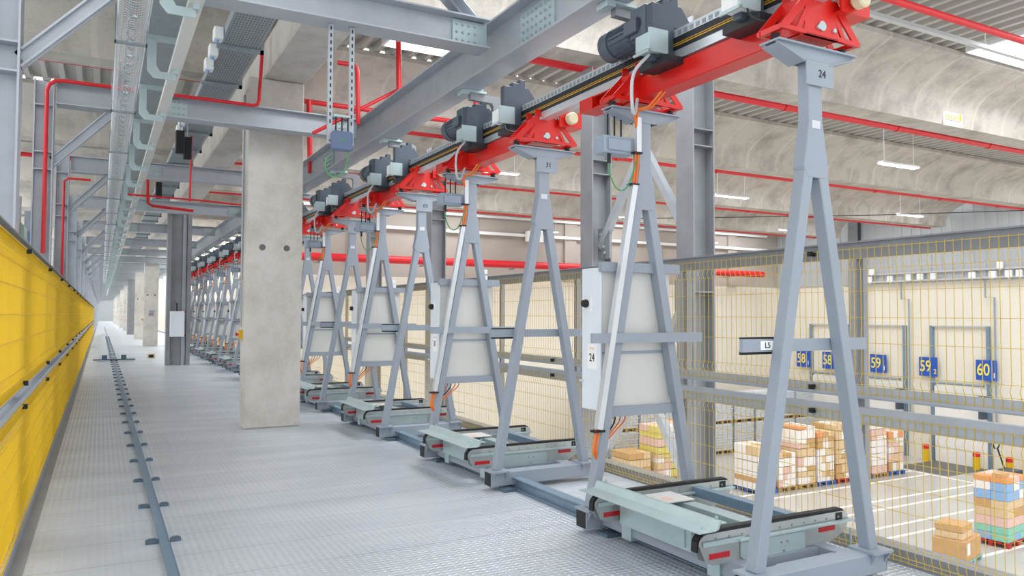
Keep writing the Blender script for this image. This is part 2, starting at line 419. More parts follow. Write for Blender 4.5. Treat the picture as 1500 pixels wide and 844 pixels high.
# ------------------------------------------------------------------ steel frame: left columns, cross beams, braces, girder
YB = [6.2, 10.22, 14.95, 19.8, 25.0, 30.2, 35, 39.8, 44.6, 49.4, 54.2, 59, 63.8, 68.6, 73.4, 78.2, 83, 87.8, 92.6] + [97.4+4.8*i for i in range(14)]
ZB = 3.93
for k, y in enumerate(YB):
    t = thing('steel_portal_column', 'galvanised steel column behind the yellow left fence, %s from the camera' % nth(k), 'column', (-.62, y, 0), 'left steel columns')
    MB().ibeam('z', (0, 0), 0, ZB+.27, .24, .2, .014, web='x', stiff=(3.16, 3.36, 3.9)).build('shaft', M['beam'], t)
    MB().bar((.1, -.0, 3.28), (.68, -.0, ZB-.02), .12, .014).bar((.1, -.0, 3.22), (.74, 0, ZB-.02), .014, .1).bar((.1, -.0, 3.34), (.62, 0, ZB-.02), .014, .1).build('knee_brace', M['beam'], t)
    t = thing('cross_beam', 'galvanised I-section cross beam over the aisle, %s from the camera' % nth(k), 'beam', (0, y, 0), 'cross beams over the aisle')
    MB().ibeam('x', (0, ZB+.14), -.5, 3.05, .24, .27, .014).build('flange_beam', M['beam'], t)
    sp = MB().box(2.72, 3.06, -.03, -.007, ZB+.03, ZB+.25)
    MB().box(.64, .9, -.03, -.007, ZB+.03, ZB+.25).build('splice_plate', M['galv'], t)
    sp.build('end_plate', M['galv'], t)
    if k < 5: [MB().bolts([(q+.06*i, -.035, ZB+.07+.07*j)], 'y').build('bolt', M['beam'], t) for q in (2.76, .68) for i in range(4) for j in range(3)]
t = thing('overhead_girder', 'long galvanised I-section girder running above the row of A-frame trolleys', 'girder', (3.2, 0, 0))
MB().ibeam('y', (0, 4.0), -1, 96, .26, .42, .018).build('flange_beam', M['beam'], t)
for yy in (5.45, 12.1):
    p = MB().box(-.03, -.009, yy-.28, yy+.28, 3.86, 4.14).build('splice_plate', M['galv'], t)
    [MB().bolts([(-.035, yy-.22+.0733*i, 3.9+.067*j)], 'x').build('bolt', M['beam'], p) for i in range(7) for j in range(4)]
t = thing('roof_brace', 'galvanised diagonal brace meeting the overhead girder at the nearest cross beam', 'brace', (0, 0, 0))
MB().bar((3.1, 6.5, 4.28), (1.2, 4.6, 4.34), .2, .012, (0, 0, 1)).bar((3.1, 6.5, 4.3), (1.2, 4.6, 4.4), .012, .12, (0, 0, 1)).build('angle_bar', M['beam'], t)

# mesh tube, conductor rail with brackets, cable tray
t = thing('wire_mesh_duct', 'round wire-mesh cable duct hanging along the aisle on the left', 'duct', (.165, 0, 3.76))
m = MB()
for i in range(0, 14):
    a = 2*PI*i/14; m.bar((.105*math.cos(a), 3, .105*math.sin(a)), (.105*math.cos(a), 60, .105*math.sin(a)), .0032, .0032)
y = 3.0
while y < 60:
    ring = [(.105*math.cos(2*PI*i/14), y, .105*math.sin(2*PI*i/14)) for i in range(15)]
    m.tube(ring, .0018, 4, False); y += .05 if y < 22 else .12
m.build('mesh', M['alu'], t)
for i in range(24): MB().box(-.115, .115, 4.3+2.3*i, 4.34+2.3*i, -.125, -.108).box(-.115, -.105, 4.3+2.3*i, 4.34+2.3*i, -.125, .17).box(.105, .115, 4.3+2.3*i, 4.34+2.3*i, -.125, .17).build('clamp', M['tray'], t)
sp = MB()
hel = [(.03*math.cos(i*.9), 3+i*.035, .03*math.sin(i*.9)-.06) for i in range(900)]
sp.tube(hel, .006, 5); sp.build('coiled_cable', M['tray'], t)
t = thing('conductor_rail', 'pale conductor rail with green-grey brackets along the aisle ceiling', 'rail', (.515, 0, 3.58))
MB().box(-.045, .045, 2.5, 96, 0, .05).box(-.01, .01, 2.5, 96, .05, .1).build('rail', mat('pale_rail', '#d9d8d2', .45, .1, .03), t)
MB().box(-.22, .02, 2.5, 96, .26, .28).box(-.22, -.21, 2.5, 96, .28, .34).box(.01, .02, 2.5, 96, .28, .34).build('channel', M['tray'], t)
y = 5.4
for i in range(40):
    m = MB()
    m.box(-.22, .03, y-.05, y+.05, .235, .26)
    m.prism([(-.22, .3), (-.15, .3), (-.15, .02), (-.12, -.03), (0, -.03), (0, -.09), (-.17, -.09), (-.22, -.03)], 'y', y-.006, y+.006)
    m.bolts([(-.2, y, .1), (-.2, y, .15)], 'y', .01, .012)
    m.box(-.02, .02, y-.04, y+.04, -.04, 0)
    m.build('bracket', M['zincgreen'], t); y += 1.55
t = thing('cable_tray', 'perforated zinc cable tray hanging beside the concrete girder', 'cable tray', (1.3, 0, 4.5))
m = MB().box(-.2, .2, 6.6, 60, 0, .008).box(-.2, -.19, 6.6, 60, .008, .1).box(.19, .2, 6.6, 60, .008, .1)
m.build('tray', M['tray'], t)
slot = MB()
y = 6.7
while y < 25:
    for i in range(12): slot.box(-.17+.03*i, -.158+.03*i, y, y+.035, -.001, 0)
    y += .07
slot.build('slots', M['tiehole'], t)
for i in range(22): MB().box(-.24, .26, 7.3+1.5*i, 7.35+1.5*i, -.04, -.003).box(.22, .26, 7.3+1.5*i, 7.35+1.5*i, -.04, .22).build('hanger', M['tray'], t)
for i, (y, z) in enumerate(((8.6, 0), (9.0, -.06), (9.4, -.1), (12.8, 0), (13.2, -.05), (17.6, 0))):
    t2 = thing('junction_box', 'small white junction box fixed to the side of the cable tray', 'junction box', (1.06, y, 4.52+z), 'junction boxes on the cable tray')
    MB().box(-.06, .035, -.08, .08, -.06, .07).build('body', M['white'], t2, bevel=.008)
    MB().tube([(-.02, 0, -.06), (-.02, 0, -.085)], .018, 8).build('gland', M['rackblue'], t2)
for i, (x, y) in enumerate(((.98, 12.2), (1.12, 12.6), (1.0, 17.2))):
    t2 = thing('loudspeaker', 'slim black box hanging below the cable tray', 'speaker', (x, y, 3.9), 'black boxes below the tray')
    MB().box(-.06, .06, -.05, .05, 0, .34).build('body', M['black'], t2, bevel=.01)
    MB().box(-.008, .008, -.008, .008, .34, .62).build('rod', M['beam'], t2)

# ------------------------------------------------------------------ fences
def wire_panel(x, y0, y1, z0, z1, beads, step, wr, sgn, m, name, parent):
    b = MB(); n = int((y1-y0-.03)/step)
    prof = [(0, z0)]
    for zb in beads: prof += [(0, zb-.035), (sgn*.016, zb), (0, zb+.035)]
    prof += [(0, z1)]
    for i in range(n+1):
        y = y0+.015+(y1-y0-.03)*i/n
        for (xa, za), (xb, zb) in zip(prof, prof[1:]): b.bar((x+xa, y, za), (x+xb, y, zb), wr, wr)
    zs = sorted([z0+.01, z1-.01] + [zb+d for zb in beads for d in (-.035, .035)] + [z0+(z1-z0)*f for f in (.35, .52, .7)])
    for z in zs: b.bar((x+sgn*.004, y0, z), (x+sgn*.004, y1, z), wr*1.1, wr*1.1, (0, 0, 1))
    return b.build(name, m, parent)
def fence_bay(name, label, x, y0, L, sgn, m, group, step, wr, clampside):
    t = thing(name, label, 'fence', (x, y0, 0), group)
    wire_panel(0, 0, L, .03, .90, (.1, .8), step, wr, sgn, m, 'lower_mesh', t)
    wire_panel(0, 0, L, 1.02, 1.97, (1.12, 1.86), step, wr, sgn, m, 'upper_mesh', t)
    s = clampside
    MB().box(.006*s, .018*s, 0, L, .83, .93).box(.006*s, .07*s, 0, L, .93, .938).build('lower_rail', M['beam'], t)
    MB().box(.006*s, .018*s, 0, L, 1.0, 1.075).box(.006*s, .07*s, 0, L, .995, 1.003).build('upper_rail', M['beam'], t)
    MB().box(.02*s, .075*s, 0, L, 1.9, 2.0).box(-.01*s, .075*s, 0, L, 2.0, 2.01).build('top_rail', M['column'], t)
    MB().box(.078*s, .125*s, -.025, .025, 0, 1.99).build('post', M['column'], t)
    for z in (.88, 1.04, 1.95): MB().box(-.03*s, .03*s, .3, .33, z-.016, z+.016).build('clamp', M['black'], t)
    return t
first = None; LR = 1.7
for k in range(-1, 24):
    y = 3.3+LR*k
    lab = 'yellow mesh fence bay along the hall edge, %s from the camera' % nth(k+1)
    if first is None: first = o = fence_bay('fence_bay', lab, 4.3, y, LR, -1, M['olive'], 'hall-side fence bays', .05, .0029, 1)
    else:
        o = copy_tree(first); o.location.y = y; o['label'] = lab
first = None; LL = 2.5
for k in range(25):
    y = .9+LL*k
    lab = 'bright yellow mesh fence bay on the left of the aisle, %s from the camera' % nth(k)
    if first is None: first = o = fence_bay('fence_bay', lab, -.46, y, LL, 1, M['yellow'], 'left aisle fence bays', .05, .005, -1)
    else:
        o = copy_tree(first); o.location.y = y; o['label'] = lab

# ------------------------------------------------------------------ aisle floor rail
t = thing('floor_rail', 'flat steel guide rail clipped to the aisle floor, running to the far end', 'rail', (.405, 0, 0))
MB().box(-.036, .012, 3, 100, .004, .03).box(.012, .03, 3, 100, .004, .012).box(-.036, .03, 3, 100, 0.001, .004).build('rail', M['railblue'], t)
for i in range(70):
    y = 5.62+1.05*i
    if i < 50:
        for a, b in ((-.115, -.04), (.036, .1)): MB().box(a, b, y-.03, y+.03, .001, .018).box(a+.012, b-.012, y-.02, y+.02, .018, .026).build('clip', M['clip'], t)
t2 = thing('rail_stop', 'dark cross bracket bolted over the aisle floor rail, in line with the steel column', 'bracket', (.405, 27.6, 0))
MB().box(-.6, .6, -.1, .1, .032, .07).box(-.35, -.2, -.08, .08, .07, .2).box(.2, .35, -.08, .08, .07, .2).build('bracket', M['clip'], t2)
t2 = thing('floor_socket', 'small yellow and black block on the floor beside the steel column', 'block', (1.55, 28.9, 0))
MB().box(-.13, .12, -.1, .1, 0, .16).build('body', M['beige'], t2, bevel=.01); MB().box(-.08, .07, -.105, -.1, .03, .13).build('opening', M['black'], t2)
# continuous base rail of the trolleys
t = thing('trolley_base_rail', 'blue-grey steel rail on the floor carrying the row of trolleys', 'rail', (3.24, 0, 0))
MB().ibeam('y', (0, .055), -1, 45, .09, .1, .01).build('rail', M['railblue'], t)
for i in range(30): [MB().box(a, b, 1.3+1.5*i, 1.42+1.5*i, .001, .025).build('foot_clip', M['clip'], t) for a, b in ((-.17, -.05), (.05, .12))]

# ------------------------------------------------------------------ overhead busbar rail and hangers
t = thing('overhead_rail', 'overhead running rail with black busbar above the trolley heads', 'rail', (3.5, 0, 0))
MB().box(-.03, .03, -1, 45, 3.455, 3.50).box(-.036, -.03, -1, 45, 3.45, 3.505).build('top_profile', M['alu'], t)
lad = MB()
for i in range(700): lad.box(-.0385, -.036, .5+.06*i, .5+.06*i+.034, 3.457, 3.487)
lad.build('slots', M['tray'], t)
MB().box(-.034, .02, -1, 45, 3.36, 3.452).build('busbar', M['busbar'], t)
MB().box(-.038, -.034, -1, 45, 3.385, 3.392).box(-.038, -.034, -1, 45, 3.40, 3.405).build('amber_lines', M['amber'], t)
MB().box(-.045, .045, -1, 45, 3.29, 3.30).box(-.03, .03, -1, 45, 3.30, 3.36).build('lower_profile', M['alu'], t)
for i in range(16):
    y = 2.0+2.46*i
    t = thing('rail_hanger', 'zinc C-shaped hanger between the overhead girder and the busbar rail, %s from the camera' % nth(i), 'hanger', (3.34, y, 0), 'rail hangers')
    MB().box(-.2, .06, -.07, .07, 3.765, 3.787).box(-.2, -.13, -.07, .07, 3.74, 3.765).build('clamp_plate', M['zincgreen'], t)
    MB().bolts([(-.17, -.05, 3.79), (-.17, .05, 3.79), (.02, -.05, 3.79), (.02, .05, 3.79)], 'z', .012, .03).build('bolts', M['galv'], t)
    MB().prism([(-.1, 3.765), (.22, 3.765), (.27, 3.74), (.27, 3.5), (.16, 3.5), (.16, 3.66), (.14, 3.69), (-.1, 3.7)], 'y', -.03, .03).build('hook', M['column'], t)

# ------------------------------------------------------------------ A-frame trolley
X0 = 3.53
def make_trolley():
    R = thing('conveyor_trolley', '', 'trolley', (X0, 2.97, 0))
    YK = 1.53
    for fi, y in enumerate((0, YK)):
        fr = MB().box(-.055, .055, y-.04, y+.04, 2.3, 3.0).prism([(-.055, 2.62), (.055, 2.62), (.1, 2.36), (.075, 2.3), (-.075, 2.3), (-.1, 2.36)], 'y', y-.042, y+.042).build('post', M['paint'], R, bevel=.004)
        b = MB().box(-.54, .54, y-.06, y+.06, .035, .155).build('base_tube', M['paint'], R, bevel=.006)
        MB().box(-.545, -.54, y-.055, y+.055, .04, .15).box(.54, .545, y-.055, y+.055, .04, .15).build('end_cap', M['black'], b)
        for s in (-1, 1):
            lg = MB().bar((s*.455, y, .165), (s*.052, y, 2.36), .072, .08).build('leg', M['paint'], R, bevel=.005)
            fp = MB().box(s*.46-.085, s*.46+.085, y-.1, y+.075, .155, .17)
            for gx in (-.06, .06): fp.prism([(y-.1, .155), (y-.06, .155), (y-.06, .09)], 'x', s*.46+gx-.005, s*.46+gx+.005)
            fp.build('foot_plate', M['paint'], lg)
        wp = MB().prism([(-.31, 3.035), (.31, 3.035), (.31, 3.018), (.1, 2.95), (-.1, 2.95), (-.31, 3.018)], 'y', y-.045, y-.037)
        wp.prism([(-.31, 3.035), (.31, 3.035), (.31, 3.018), (.1, 2.95), (-.1, 2.95), (-.31, 3.018)], 'y', y+.037, y+.045)
        wp.box(-.32, .32, y-.07, y+.07, 3.03, 3.04)
        wp.bar((-.31, y, 3.016), (-.1, y, 2.948), .12, .006, (0, 0, 1)).bar((.31, y, 3.016), (.1, y, 2.948), .12, .006, (0, 0, 1))
        wp.build('wing_bracket', M['paint'], R)
        for s in (-1, 1): MB().tube([(s*.27, y, 3.04), (s*.27, y, 3.06), (s*.27, y, 3.062), (s*.27, y, 3.085)], [.03, .03, .02, .026], 10).build('rubber_buffer', M['black'], R)
        yb = y+.055 if fi == 0 else y-.055
        MB().box(-.49, .52, yb-.012, yb+.012, 1.325, 1.395).build('tie_bar', M['paint'], R)
        # red head
        h = MB()
        for yy in (y-.085, y+.075):
            h.prism([(-.14, 3.085), (.14, 3.085), (.11, 3.38), (.03, 3.38), (.03, 3.32), (-.05, 3.32), (-.05, 3.38), (-.12, 3.38), (-.13, 3.2)], 'y', yy, yy+.01)
        for s in (-1, 1):
            h.bar((s*.3, y-.08, 3.1), (s*.11, y-.08, 3.30), .045, .012).bar((s*.3, y+.08, 3.1), (s*.11, y+.08, 3.30), .045, .012)
            h.bar((s*.19, y-.08, 3.1), (s*.12, y-.08, 3.22), .03, .012)
            h.bar((s*.3, y-.08, 3.1), (s*.3, y+.08, 3.1), .03, .03, (0, 0, 1))
            h.box(s*.13-.006, s*.13+.006, y-.08, y+.08, 3.1, 3.3)
        h.box(-.32, .32, y-.09, y-.07, 3.085, 3.11).box(-.32, .32, y+.07, y+.09, 3.085, 3.11).box(-.13, .13, y-.09, y+.09, 3.085, 3.095).prism([(-.115, 3.095), (.115, 3.095), (.1, 3.27), (-.1, 3.27)], 'y', y-.07, y+.07)
        hd = h.build('red_head', M['red'], R)
        MB().bolts([(-.07, y-.088, 3.3), (.09, y-.088, 3.32), (-.03, y-.088, 3.14), (.1, y-.088, 3.14)], 'y', .013, .008).tube([(.0, y-.095, 3.15), (.0, y-.085, 3.15)], .028, 14).build('bolts', M['galv'], hd)
    # front buffer arm and rear stop arm
    a = MB().box(.1, .34, -.14, -.125, 3.24, 3.38).box(.1, .34, -.125, .03, 3.37, 3.38).box(.1, .34, -.125, .03, 3.24, 3.25).box(.325, .34, -.125, .03, 3.25, 3.37).build('buffer_arm', M['red'], R)
    MB().tube([(.2, -.14, 3.31), (.2, -.165, 3.31), (.2, -.21, 3.31), (.2, -.22, 3.31)], [.03, .055, .055, .045], 18).build('buffer', M['beige'], a, smooth=True)
    MB().box(-.16, -.15, YK+.42, YK+.6, 3.15, 3.25).box(-.15, 0, YK+.05, YK+.6, 3.24, 3.25).box(.0, .01, YK+.05, YK+.6, 3.15, 3.25).box(-.15, 0, YK+.05, YK+.6, 3.15, 3.16).box(-.15, 0, YK+.42, YK+.43, 3.15, 3.25).box(-.16, -.15, YK+.05, YK+.2, 3.15, 3.25).build('stop_arm', M['red'], R)
    MB().box(-.075, .085, .05, YK-.02, 3.115, 3.275).build('red_beam', M['red'], R, bevel=.006)
    # drive units clamped on the rail
    for y, drv in ((.3, 0), (1.12, 1)):
        pl = [(-.26, 3.27), (-.07, 3.27), (-.07, 3.52), (.06, 3.52), (.08, 3.58), (-.0, 3.68), (-.03, 3.68), (-.03, 3.75), (-.09, 3.75), (-.09, 3.71), (-.17, 3.71), (-.17, 3.67), (-.26, 3.67)]
        p = MB().prism(pl, 'y', y-.035, y+.035).build('drive_plate' if drv else 'guide_plate', M['drive'], R, bevel=.004)
        MB().box(-.22, .05, y-.14, y+.16, 3.235, 3.283).box(-.06, .06, y-.1, y+.1, 3.27, 3.285).build('carriage', M['busbar'], p)
        bx = MB().box(-.34, -.2, y-.09, y+.05, 3.31, 3.43)
        (bx).build('sensor_box', M['zincgreen'] if drv else M['white'], p, bevel=.006)
        MB().box(-.35, -.19, y-.12, y-.105, 3.29, 3.45).box(-.35, -.335, y-.12, y+.06, 3.29, 3.305).build('box_bracket', M['galv'], p)
        if not drv: MB().box(-.3, -.25, y-.1, y-.089, 3.34, 3.39).build('window', M['black'], p)
        if drv:
            g = MB().tube([(-.15, y+.03, 3.57), (-.15, y+.16, 3.57)], .1, 16).box(-.27, -.08, y+.03, y+.2, 3.47, 3.68)
            g.tube([(-.24, y+.12, 3.56), (-.27, y+.12, 3.56)], .06, 14)
            g.build('gearbox', M['motor'], p, bevel=.006)
            mo = MB().tube([(-.17, y+.2, 3.55), (-.17, y+.24, 3.55), (-.17, y+.245, 3.55), (-.17, y+.48, 3.55)], [.07, .092, .1, .1], 20)
            for i in range(18):
                an = 2*PI*i/18; mo.bar((-.17+.104*math.cos(an), y+.25, 3.55+.104*math.sin(an)), (-.17+.104*math.cos(an), y+.46, 3.55+.104*math.sin(an)), .006, .016, (math.cos(an), 0, math.sin(an)))
            mo.build('motor', M['motor'], p)
            MB().tube([(-.17, y+.48, 3.55), (-.17, y+.58, 3.55), (-.17, y+.6, 3.55)], [.115, .115, .1], 20).build('fan_cover', M['motor'], p, smooth=True)
            MB().box(-.3, -.2, y+.1, y+.24, 3.50, 3.60).build('terminal_box', M['motor'], p, bevel=.006)
            MB().tube(spline([(-.27, y-.02, 3.31), (-.3, y+.12, 3.2), (-.28, YK-.25, 2.98), (-.2, YK-.18, 2.97), (-.12, YK-.1, 3.1)]), .012, 7).build('grey_hose', M['hose'], R, smooth=True)
            for d in (0, .03): MB().tube(spline([(-.1+d, y+.2, 3.25), (-.04+d, YK-.35, 3.2), (-.1+d, YK-.22, 3.03), (-.16+d, YK-.13, 3.0), (-.1, YK-.06, 2.9)]), .008, 6).build('orange_cable', M['orange'], R, smooth=True)
        else:
            MB().tube(spline([(-.28, y-.09, 3.33), (-.3, y-.16, 3.22), (-.2, y-.2, 3.2), (-.15, y-.1, 3.26)]), .007, 6).build('black_cable', M['black'], R, smooth=True)
    # junction box on the rear frame
    j = MB().box(-.36, -.1, YK-.03, YK+.1, 2.7, 2.83).box(-.33, -.13, YK-.045, YK-.03, 2.72, 2.81).build('junction_box', M['jbox'], R, bevel=.008)
    MB().box(-.1, -.05, YK-.02, YK+.02, 2.74, 2.8).build('box_arm', M['paint'], j)
    for i in range(3): MB().tube([(-.29+.06*i, YK+.03, 2.83), (-.29+.06*i, YK+.03, 3.0)], .007, 6).build('aerial', M['black'], j)
    MB().tube(spline([(-.3, YK, 2.7), (-.3, YK, 2.58), (-.25, YK-.02, 2.45), (-.17, YK-.04, 2.46), (-.09, YK-.06, 2.66)]), .006, 6).build('green_cable', M['green'], j, smooth=True)
    MB().tube([(-.3, YK, 2.7), (-.3, YK, 2.63)], .014, 8).build('gland', M['black'], j)
    # aluminium cable duct on the left rear leg
    MB().bar((-.115, YK-.05, 2.48), (-.43, YK-.05, .72), .045, .05).box(-.1, -.058, YK-.07, YK-.02, 2.72, 2.98).build('cable_duct', M['alu'], R)
    for i in (-1, 1):
        MB().tube(spline([(-.08+.012*i, YK-.045, 2.74), (-.09+.012*i, YK-.045, 2.6), (-.115+.012*i, YK-.05, 2.46)], 4), .009, 6).build('orange_cable', M['orange'], R)
        MB().tube(spline([(-.43+.012*i, YK-.05, .73), (-.46+.012*i, YK-.05, .58), (-.42, YK-.02, .5)], 4), .009, 6).build('orange_cable', M['orange'], R)
    [MB().box(*q).build('duct_collar', M['black'], R) for q in ((-.125, -.05, YK-.075, YK-.02, 2.71, 2.722), (-.155, -.085, YK-.08, YK-.02, 2.475, 2.487), (-.48, -.39, YK-.08, YK-.02, .7, .715))]
    # control cabinet
    cb = MB().box(-.33, .3, YK+.05, YK+.28, .84, 1.86).build('cabinet', M['panel'], R, bevel=.006)
    dr = MB().box(-.345, -.33, YK+.045, YK+.285, .83, 1.87).build('door', M['door'], cb, bevel=.003)
    sw = MB().box(-.352, -.345, YK+.16, YK+.22, 1.55, 1.66).build('switch_plate', M['white'], dr)
    MB().tube([(-.352, YK+.21, 1.61), (-.365, YK+.21, 1.61), (-.39, YK+.21, 1.61)], [.03, .032, .024], 14).build('rotary_knob', M['black'], dr, smooth=True)
    MB().box(-.38, -.345, YK+.26, YK+.275, 1.03, 1.045).build('latch', M['alu'], dr)
    MB().box(-.36, .36, YK+.0, YK+.05, 1.84, 1.91).build('cabinet_rail', M['paint'], cb)
    MB().box(-.34, .32, YK+.0, YK+.05, .79, .86).build('cabinet_rail', M['paint'], cb)
    MB().box(-.33, .3, YK+.042, YK+.05, 1.24, 1.26).build('shadow_strip', M['jbox'], cb)  # flat darker strip for the shadow line across the cabinet front
    MB().box(.2, .26, YK+.1, YK+.16, 1.91, 1.96).box(.2, .26, YK+.1, YK+.16, 1.98, 2.03).build('signal_stack', M['white'], cb)
    for i, m_ in enumerate(('orange', 'black', 'orange', 'orange')):
        MB().tube(spline([(-.22+.035*i, YK+.12, .85), (-.22+.045*i, YK+.1, .76), (-.29+.03*i, YK+.06, .68), (-.38, YK+.05, .6-.02*i)]), .0055, 6).build('loose_cable', M[m_], R, smooth=True)
    # number plate side
    np_ = MB().box(-.09, .13, -.056, -.046, 2.82, 2.96).build('number_plate', M['paint'], R, bevel=.002)
    MB().box(-.035, .03, -.044, -.0405, 2.58, 2.625).build('rating_sticker', M['crate'], R)
    MB().box(-.47, -.2, .07, .09, 1.31, 1.33).box(-.47, -.2, .068, .09, 1.395, 1.405).build('brush_strip', M['black'], R)
    # base beams and conveyor
    for x in (-.36, .32): MB().box(x-.045, x+.045, .06, YK-.06, .05, .15).build('base_beam', M['paint'], R, bevel=.005)
    MB().box(-.42, -.3, .3, .4, .03, .17).box(-.42, -.3, 1.12, 1.22, .03, .17).build('base_clamp', M['galv'], R)
    MB().box(-.2, .27, .02, .1, .06, .14).box(-.35, .35, .2, .24, .08, .14).build('rear_crossbar', M['paint'], R)
    def end_poly(x0, x1, z0, z1):
        r = (z1-z0)/2; pts = []
        for i in range(7): a = PI/2+PI/2*i/6; pts.append((x0+.06+.06*math.cos(a), z1-.06+.06*math.sin(a)))
        pts += [(x0, z0+.12), (x0+.05, z0+.02), (x0+.1, z0)]
        pts += [(x1-.16, z0), (x1-.03, z0+.06)]
        for i in range(7): a = 0+PI/2*i/6; pts.append((x1-.06+.06*math.cos(a), z1-.06+.06*math.sin(a)))
        return pts
    for yc in (.28, 1.28):
        tr = MB().prism(end_poly(-.62, .6, .14, .315), 'y', yc-.035, yc-.029).prism(end_poly(-.62, .6, .14, .315), 'y', yc+.029, yc+.035).box(-.52, .5, yc-.028, yc+.028, .17, .28).build('chain_track', M['tracksteel'], R)
        ch = MB(); pth = [(-.625, .22), (-.62, .28), (-.58, .322), (-.3, .326), (.2, .326), (.55, .322), (.595, .285), (.6, .24)]
        for (xa, za), (xb, zb) in zip(pth, pth[1:]): ch.bar((xa, yc, za), (xb, yc, zb), .044, .014, (0, 0, 1))
        ch.build('chain', M['black'], tr)
        MB().box(-.55, -.4, yc-.039, yc-.035, .175, .205).box(.33, .47, yc-.039, yc-.035, .21, .24).build('red_reflector', M['redtape'], tr)
        MB().prism([(-.2, .08), (.2, .08), (.2, .24), (-.32, .24), (-.32, .16)], 'y', yc-.045, yc-.037).build('side_plate', M['zincgreen'], tr)
        MB().bar((-.35, yc-.06, .262), (.6, yc-.06, .262), .03, .012, (0, 0, 1)).bar((-.6, yc-.05, .265), (-.3, yc-.05, .265), .01, .025, (0, 0, 1)).build('guide_strip', M['galv'], tr)
        MB().bolts([(-.5+.1*i, yc-.037, .285) for i in range(11)]+[(.0, yc-.046, .2), (.05, yc-.046, .2), (.02, yc-.046, .15)], 'y', .007, .004).build('bolts', M['tray'], tr)
        MB().box(.48, .54, yc-.037, yc-.03, .25, .31).build('sprocket_window', M['black'], tr)
    g = MB().box(-.66, -.55, .2, 1.38, .338, .343).prism([(-.55, .338), (-.52, .345), (-.5, .39), (-.515, .39), (-.535, .345), (-.55, .343)], 'y', .2, 1.38).box(-.5, -.46, .2, 1.38, .375, .38).build('guide_sheet', M['zincgreen'], R)
    MB().bolts([(-.58, .26, .35), (-.58, 1.32, .35), (-.48, .26, .39), (-.48, 1.32, .39)], 'z', .01, .012).build('bolts', M['galv'], g)
    MB().box(.22, .29, .31, 1.25, .235, .3).build('cross_tube', M['railblue'], R)
    cv = MB().box(-.36, -.02, .95, 1.2, .295, .302).build('cover_plate', M['panel'], R)
    MB().tube([(-.19, 1.03, .302), (-.19, 1.03, .3035)], .045, 20).build('warning_ring', M['cartonpink'], cv)
    MB().box(-.12, -.02, .32, 1.2, .275, .285).box(-.12, -.11, .32, 1.2, .22, .275).build('inner_channel', M['galv'], R)
    MB().tube([(-.3, .45, .2), (-.3, .75, .2)], .05, 14).box(-.36, -.24, .75, .9, .14, .27).build('conveyor_motor', M['motor'], R)
    MB().box(-.45, -.4, .5, 1.2, .13, .29).box(-.46, -.45, .55, .95, .15, .28).build('side_cover', M['galv'], R)
    MB().tube([(-.3, .32, .2), (-.3, .5, .2)], .016, 8).build('drive_shaft', M['galv'], R)
    MB().tube([(.62, .22, .25), (.66, .1, .25)], .005, 6).tube([(.56, .2, .22), (.56, .2, .06)], .006, 6).build('sensor_rod', M['galv'], R)
    return R
proto = make_trolley()
NUM = ['24', '31', '03', '36']
NT = 13
troll = []
for k in range(NT):
    o = proto if k == 0 else copy_tree(proto)
    o.location = (X0, 2.97+2.99*k, 0)
    o['group'] = 'A-frame conveyor trolleys'
    if k < 4: o['label'] = 'grey A-frame conveyor trolley with red heads and number plate %s, %s in the row' % (NUM[k], nth(k))
    else: o['label'] = 'grey A-frame conveyor trolley with red heads beyond the concrete column, %s in the row' % nth(k)
    troll.append(o)
for k in range(4):
    o = troll[k]
    plate = [c for c in o.children if c.name.startswith('number_plate')][0]
    text(NUM[k], .062, M['ink'], (.035, -.057, 2.89), (PI/2, 0, 0), plate, 'number')
    cab = [c for c in o.children if c.name.startswith('cabinet')][0]
    st = MB().box(-.347, -.345, 1.53+.09, 1.53+.21, 1.13, 1.31).build('number_sticker', M['signwhite'], cab)
    if k < 2:
        tx = text(NUM[k], .085, M['ink'], (-.3475, 1.53+.15, 1.21), (PI/2, 0, -PI/2), cab, 'number', sx=.8)
        MB().box(-.348, -.347, 1.53+.12, 1.53+.18, 1.275, 1.285).build('red_print', M['cartonpink'], cab)
lb = MB().box(-.46+.1, -.46+.21, .038, .0425, 1.335, 1.385).build('paper_label', M['signwhite'], troll[0])
text('L5', .045, M['ink'], (-.31, .037, 1.36), (PI/2, 0, 0), lb, 'handwriting')

# ------------------------------------------------------------------ hanging control box
t = thing('control_box', 'blue-grey control box on two perforated posts below the nearest cross beam', 'control box', (1.72, 6.2, 0))
for x in (-.09, .09):
    p = MB().box(x-.02, x+.02, -.015, .015, 2.93, ZB).build('hanging_post', M['beam'], t)
    MB().box(x-.007, x+.007, -.0165, -.015, 2.95, 2.96).add([], []) .build('slot_foot', M['busbar'], p)
    s = MB()
    for i in range(14): s.box(x-.006, x+.006, -.017, -.015, 3.1+.06*i, 3.13+.06*i)
    s.build('slots', M['busbar'], p)
b = MB().box(-.085, .085, -.09, -.017, 2.87, 3.03).build('box_body', M['bluebox'], t, bevel=.012)
MB().box(-.012, .0, -.093, -.09, 2.94, 2.97).box(.006, .02, -.093, -.09, 2.955, 2.965).box(.006, .02, -.093, -.09, 2.935, 2.945).build('green_mark', M['green'], b)
for i in range(3): MB().tube([(-.05+.05*i, -.05, 3.03), (-.05+.05*i, -.05, 3.16)], .006, 6).build('cable', M['black'], b)
MB().box(-.07, .07, -.06, -.02, 3.15, 3.17).build('cable_bracket', M['galv'], b)
MB().tube(spline([(.05, -.05, 2.87), (.05, -.05, 2.8), (.03, 0, 2.7), (-.06, 0, 2.66), (-.12, 0, 2.72), (-.11, 0, 2.82)]), .006, 6).build('green_cable', M['green'], b, smooth=True)

